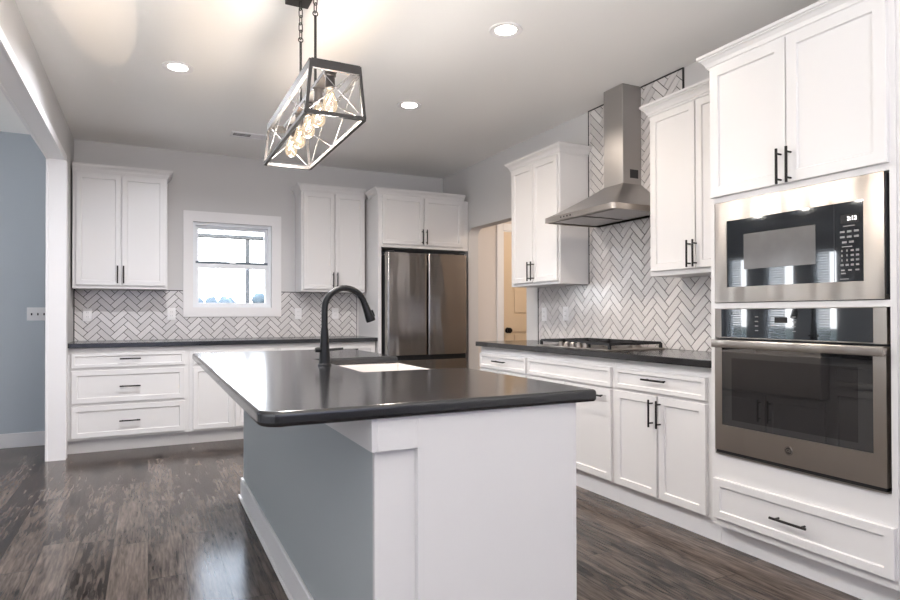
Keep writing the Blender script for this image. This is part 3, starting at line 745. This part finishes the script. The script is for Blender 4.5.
for s in (-1, 1):
    fl.box(xf + .06, xb_ - .06, HY + s * .175 - .15, HY + s * .175 + .15, z0 + .004, z0 + .0118, .002)
obj('grease_filter', fl, HOODS, band, world=True)
kb = MB()
for i in range(4): kb.cyl((xf - .002, HY + .06 + i * .035, (z0 + zb) / 2), (xf + .001, HY + .06 + i * .035, (z0 + zb) / 2), .006, seg=12)
obj('control_button', kb, CHAR, band, world=True)
cx0, cw = 2.912, .098
b = MB(); prev = None; N_ = 9
for i in range(N_):
    q = i / (N_ - 1); zz_ = zb + (2.045 - zb) * q; k = 1 - q; k = k * .82 + .18 * k * k   # slightly concave flanks
    xa = cx0 + (xf + .004 - cx0) * k; ww = cw + (hw - .004 - cw) * k; r_ = .03 * k + .003
    ring = [b.bm.verts.new(p) for p in rect(xa, HY - ww, HY + ww, zz_, r_)]
    if prev:
        for j in range(n_): b.bm.faces.new((prev[j], prev[(j + 1) % n_], ring[(j + 1) % n_], ring[j]))
    else: b.bm.faces.new(ring[::-1])
    prev = ring
b.bm.faces.new(prev)
obj('canopy', b, HOODS, hd, world=True)
obj('chimney', MB().box(cx0, xb_, HY - cw, HY + cw, 2.04, H - .001, .003), HOODS, hd, world=True)
obj('vent_slot', MB().box(2.975, 3.05, HY - cw - .001, HY - cw + .004, 2.085, 2.145, .0), CHAR, hd, world=True)

# ------------------------------------------------------------------ cooktop
ck = thing('gas_cooktop', 'black grate gas cooktop set in the black counter under the range hood', 'cooktop', (2.79, 3.33, CT))
ka, kb_ = 2.95, 3.72; kx0, kx1 = 2.545, 3.03
obj('deck', MB().box(kx0, kx1, ka, kb_, CT + .0003, CT + .010, .003, 2), STEEL, ck, world=True)
L3 = (kb_ - ka - .03) / 3
for i in range(3):
    y0_ = ka + .015 + i * L3 + .003; y1_ = y0_ + L3 - .006; xa, xz = kx0 + .075, kx1 - .02; zt = CT + .042
    if i != 1: xa = kx0 + .035
    b = MB()
    for yy in (y0_, y1_): b.bar((xa, yy, zt), (xz, yy, zt), .014, .016)
    for xx in (xa, (xa + xz) / 2, xz): b.bar((xx, y0_, zt), (xx, y1_, zt), .014, .016)
    ym = (y0_ + y1_) / 2
    for cx in ((xa * 3 + xz) / 4, (xa + xz * 3) / 4):
        b.bar((cx, y0_, zt), (cx, ym - .02, zt), .010, .014).bar((cx, ym + .02, zt), (cx, y1_, zt), .010, .014)
        b.bar((cx - .09, ym, zt), (cx - .02, ym, zt), .010, .014).bar((cx + .02, ym, zt), (cx + .09, ym, zt), .010, .014)
    for xx in (xa, xz):
        for yy in (y0_, y1_): b.bar((xx, yy, CT + .0095), (xx, yy, zt), .016, .016)
    obj('grate', b, IRON, ck, world=True)
    for cx in (((xa * 3 + xz) / 4, (xa + xz * 3) / 4) if i != 1 else ((xa + xz) / 2 + .05,)):
        bn = obj('burner', MB().lathe([(.048, 0), (.048, .006), (.036, .010), (.036, .016)], (cx, ym, CT + .010), 24), STEEL, ck, world=True)
        obj('burner_cap', MB().lathe([(.034, 0), (.036, .002), (.036, .006), (.030, .009)], (cx, ym, CT + .026), 24), IRON, bn, world=True)
for i in range(5):
    yk = 3.20 + i * .066
    obj('knob', MB().lathe([(.021, 0), (.021, .004), (.017, .006), (.016, .026), (.013, .030)], (kx0 + .034, yk, CT + .010), 20).box(kx0 + .031, kx0 + .037, yk - .015, yk + .015, CT + .030, CT + .042), STEEL, ck, world=True)

# ------------------------------------------------------------------ island
IX0, IX1, IY0, IY1 = .2366, 1.2458, 1.487, 4.03
sy0, sy1, sx = 2.367, 3.177, .785
r = .055; n = 8
def arcp(cx, cy, a0): return [(cx + r * math.cos(a0 + i * PI / 2 / n), cy + r * math.sin(a0 + i * PI / 2 / n)) for i in range(n + 1)]
r = .055
poly = arcp(IX0 + r, IY0 + r, PI)
r = .012
poly += arcp(IX1 - r, IY0 + r, -PI / 2) + [(IX1, sy0), (sx, sy0), (sx, sy1), (IX1, sy1)] + arcp(IX1 - r, IY1 - r, 0)
r = .055
poly += arcp(IX0 + r, IY1 - r, PI / 2)
tag(obj('island_countertop', MB().prism(poly, 'Z', CB, CT, .011, 4), QUARTZ, loc=(.74, 2.75, CB), smooth=False), 'large black stone island countertop with rounded corner and sink cutout', 'countertop')
isl = thing('kitchen_island', 'white and blue-gray kitchen island base in the centre of the room', 'kitchen island', (.8, 2.75, 0))
kx, px, ex = .535, .649, 1.163
top = CB - .0008
obj('knee_wall', MB().box(kx, px, 1.545, 4.0, 0, top), KNEE, isl, world=True)
obj('end_column', MB().box(kx - .001, px, 1.530, 1.545, 0, .79), WHITE, isl, world=True)
obj('header_trim', MB().box(kx - .016, kx, 1.507, 4.0, .788, top, .001).box(kx, px, 1.507, 1.545, .788, top, .001), WHITE, isl, world=True)
obj('end_panel', MB().box(px, ex, 1.507, 1.545, 0, top, .001), WHITE, isl, world=True)
obj('face_frame', MB().box(ex, 1.183, 1.515, 2.35, .1, top).box(ex, 1.183, 3.195, 4.0, .1, top).box(ex, 1.183, 2.35, 3.195, .1, .60).box(px, ex, 3.98, 4.0, 0, top), WHITE, isl, world=True)
obj('carcass', MB().box(px, ex, 1.545, 3.98, .1, .60).box(px, ex, 1.545, 2.34, .60, top).box(px, ex, 3.20, 3.98, .60, top).box(px, ex - .06, 1.545, 3.98, 0, .1), WHITE, isl, world=True)
b = MB().box(kx - .016, kx, 1.507, 4.016, 0, .125, .003).box(kx, px, 4.0, 4.016, 0, .125, .003)
bb = obj('baseboard', b, TRIM, isl, world=True)
obj('shoe_molding', MB().box(kx - .030, kx - .016, 1.507, 4.03, 0, .020, .006, 2), TRIM, bb, world=True)
Mi = MW['kitchen_island']
for ya, yz, za, zc in ((1.55, 2.33, .70, .845), (3.22, 3.98, .70, .845)):
    sb = shaker(0, yz - ya, za, zc); bmesh.ops.transform(sb.bm, matrix=Matrix.Translation((1.183, ya, 0)) @ Matrix.Rotation(PI / 2, 4, 'Z'), verts=sb.bm.verts[:])
    f = obj('drawer', sb, WHITE, isl, world=True)
    pb = pull((yz - ya) / 2, (za + zc) / 2, .157, False); bmesh.ops.transform(pb.bm, matrix=Matrix.Translation((1.183, ya, 0)) @ Matrix.Rotation(PI / 2, 4, 'Z'), verts=pb.bm.verts[:])
    obj('handle', pb, PULL, f, world=True)
for ya, yz, zc, hs in ((1.55, 1.932, .685, 1), (1.948, 2.33, .685, 0), (2.37, 2.765, .59, 1), (2.78, 3.175, .59, 0), (3.22, 3.592, .685, 1), (3.608, 3.98, .685, 0)):
    sb = shaker(0, yz - ya, .125, zc); bmesh.ops.transform(sb.bm, matrix=Matrix.Translation((1.183, ya, 0)) @ Matrix.Rotation(PI / 2, 4, 'Z'), verts=sb.bm.verts[:])
    f = obj('door', sb, WHITE, isl, world=True)
    pb = pull((yz - ya - .03) if hs else .03, zc - .11, .152, True); bmesh.ops.transform(pb.bm, matrix=Matrix.Translation((1.183, ya, 0)) @ Matrix.Rotation(PI / 2, 4, 'Z'), verts=pb.bm.verts[:])
    obj('handle', pb, PULL, f, world=True)

# sink
sk = thing('farmhouse_sink', 'white apron front farmhouse sink set in the island countertop', 'sink', (1.0, 2.772, .61))
b = MB(); ox0, ox1, oy0, oy1, oz0, oz1 = sx - .02, 1.262, sy0 - .012, sy1 + .012, .612, CB - .001
b.box(ox0, ox1, oy0, oy1, oz0, oz1)
f = max(b.bm.faces, key=lambda q: q.calc_center_median().z)
bmesh.ops.inset_individual(b.bm, faces=[f], thickness=.026)
ret = bmesh.ops.extrude_discrete_faces(b.bm, faces=[f]); f = ret['faces'][0]
bmesh.ops.translate(b.bm, verts=list(f.verts), vec=(0, 0, -.225))
c_ = f.calc_center_median()
for v in f.verts: v.co.x = c_.x + (v.co.x - c_.x) * .96; v.co.y = c_.y + (v.co.y - c_.y) * .97
es = [e for e in b.bm.edges if e.calc_length() > .1]
bmesh.ops.bevel(b.bm, geom=es, offset=.007, segments=3, profile=.5, affect='EDGES')
obj('basin', b, SINKM, sk, world=True)
obj('drain', MB().lathe([(.043, 0), (.043, .002), (.036, .003), (.030, .001)], (1.01, 2.772, oz1 - .2255), 24), STEEL, sk, world=True)

# faucet
FX, FY = .722, 2.752
fa = thing('kitchen_faucet', 'matte black pull-down gooseneck faucet on the island beside the sink', 'faucet', (FX, FY, CT))
obj('base', MB().lathe([(.031, 0), (.031, .006), (.027, .010)], (0, 0, 0), 28), BLACK, fa)
obj('body', MB().lathe([(.026, .010), (.0245, .03), (.0195, .12), (.016, .17)], (0, 0, 0), 28), BLACK, fa)
path = [(0, 0, .165), (0, 0, .20), (0, 0, .23), (0, 0, .25)]
ra = .097; zc = .258
for i in range(1, 17):
    q = PI - i * (PI - .28) / 16; path.append((ra + ra * math.cos(q), 0, zc + ra * math.sin(q)))
obj('gooseneck', MB().tube(path, .0145, 18), BLACK, fa)
e = Vector(path[-1]); d = (e - Vector(path[-2])).normalized()
pts = [e - d * .002, e + d * .02, e + d * .05, e + d * .080, e + d * .090]
sh = obj('spray_head', MB().tube(pts, [.0155, .0165, .019, .0225, .0215], 22), BLACK, fa)
n1 = d.cross(Vector((0, 1, 0))); n1 = n1 if n1.x > 0 else -n1
p0 = e + d * .042 + n1 * .018; 
obj('spray_button', MB().bar(p0, p0 + d * .032, .014, .014, up=n1), BLACK, sh)
hv = MB().cyl((-.036, 0, .072), (0, 0, .072), .012, seg=18).cyl((-.043, 0, .072), (-.036, 0, .072), .010, .012, seg=18)
hv.tube([(.015, -.004, .072), (.04, -.010, .073), (.082, -.018, .076)], [.006, .006, .0055], 12)
obj('lever', hv, BLACK, fa)

# ------------------------------------------------------------------ lantern pendant
PX, PY0, PY1 = .670, 2.379, 3.316; WT, WB_, ZB, ZT = .197, .238, 1.945, 2.150
ln = thing('lantern_pendant', 'open frame rectangular lantern pendant with five bulbs hanging over the island', 'pendant light', (PX, (PY0 + PY1) / 2, H))
T = lambda a, b_, c: (PX + a * (WT if c else WB_) / 2, (PY1 if b_ else PY0), ZT if c else ZB)
b = MB(); s_ = .015
# top rim: tall band
dn = lambda p_: (p_[0], p_[1], p_[2] - .012)
for a in (-1, 1): b.bar(dn(T(a, 0, 1)), dn(T(a, 1, 1)), .016, .036)
for e_ in (0, 1): b.bar(dn(T(-1, e_, 1)), dn(T(1, e_, 1)), .016, .036)
for a in (-1, 1): b.bar(T(a, 0, 0), T(a, 1, 0), s_, s_)
for e_ in (0, 1): b.bar(T(-1, e_, 0), T(1, e_, 0), s_, s_)
for a in (-1, 1):
    for e_ in (0, 1): b.bar(T(a, e_, 0), T(a, e_, 1), s_ * .85, s_ * .85)
cage = obj('frame', b, LAMPM, ln, world=True)
b = MB(); wr = .0016
for e_ in (0, 1): b.cyl(T(-1, e_, 0), T(1, e_, 1), wr, seg=8).cyl(T(1, e_, 0), T(-1, e_, 1), wr, seg=8)
for a in (-1, 1):
    for k in range(2):
        p = lambda q, c: tuple(Vector(T(a, 0, c)).lerp(Vector(T(a, 1, c)), q))
        b.cyl(p(k / 2, 0), p(k / 2 + .5, 1), wr, seg=8).cyl(p(k / 2 + .5, 0), p(k / 2, 1), wr, seg=8)
obj('cross_wire', b, WIREM, cage, world=True)
obj('socket_bar', MB().box(PX - .024, PX + .024, PY0 - .002, PY1 + .002, ZT - .010, ZT + .010, .002), LAMPM, ln, world=True)
BULB = [(.012, 0), (.0135, -.010), (.020, -.030), (.029, -.055), (.031, -.072), (.027, -.090), (.016, -.102), (.004, -.106)]
for i in range(5):
    y = PY0 + .085 + i * (PY1 - PY0 - .17) / 4
    so = obj('socket', MB().lathe([(.024, 0), (.024, -.010), (.020, -.012), (.020, -.058), (.0165, -.062)], (PX, y, ZT - .010), 20), SOCK, ln, world=True)
    bu = obj('bulb', MB().lathe(BULB, (PX, y, ZT - .070), 20), BULBG, ln, world=True)
    fp = []
    for q in range(7): fp.append((PX + .010 * math.cos(q * PI), y + .010 * math.sin(q * PI / 2), ZT - .092 - .045 * (q % 2)))
    obj('filament', MB().tube(fp, .0014, 6), FIL, bu, world=True)
lp = bpy.data.lights.new('bulb_glow', 'POINT'); lp.energy = 14; lp.color = lin('ffd9ae')[:3]; lp.shadow_soft_size = .05
for i in (0, 2, 4):
    y = PY0 + .085 + i * (PY1 - PY0 - .17) / 4
    q = bpy.data.lights.new('bulb_glow', 'POINT'); q.energy = 11; q.color = lin('fff8f1')[:3]; q.shadow_soft_size = .05
    o = bpy.data.objects.new('bulb_glow', q); COL.objects.link(o); o.parent = ln; o.location = Vector((PX, y, ZT - .19)) - Vector(MW['lantern_pendant'].translation)
bpy.data.lights.remove(lp)
obj('canopy', MB().box(PX - .058, PX + .058, 2.60, 3.10, H - .026, H - .0005, .003), LAMPM, ln, world=True)
def link(b, c, hl, rw, wire, ang):
    ca, sa = math.cos(ang), math.sin(ang); pts = []
    for i in range(16):
        q = 2 * PI * i / 16; u = rw * math.cos(q); v = (hl - rw) * (1 if math.sin(q) > 0 else -1) * (1 if abs(math.sin(q)) > .01 else 0) + rw * math.sin(q)
        pts.append((c[0] + u * ca, c[1] + u * sa, c[2] + v))
    b.tube(pts, wire, 7, closed=True)
for ry in (2.712, 3.005):
    zt = 2.492
    obj('stem_rod', MB().cyl((PX, ry, ZT + .008), (PX, ry, zt), .0062, seg=14), CHAINM, ln, world=True)
    b = MB(); b.tube([(PX + .011 * math.cos(q), ry, zt + .008 + .011 * math.sin(q)) for q in [i * PI / 8 for i in range(16)]], .0028, 8, closed=True)
    z = zt + .034; k = 1
    while z < H - .03: link(b, (PX, ry, z), .023, .0095, .0026, PI / 2 * (k % 2) + .35); z += .036; k += 1
    obj('chain', b, CHAINM, ln, world=True)
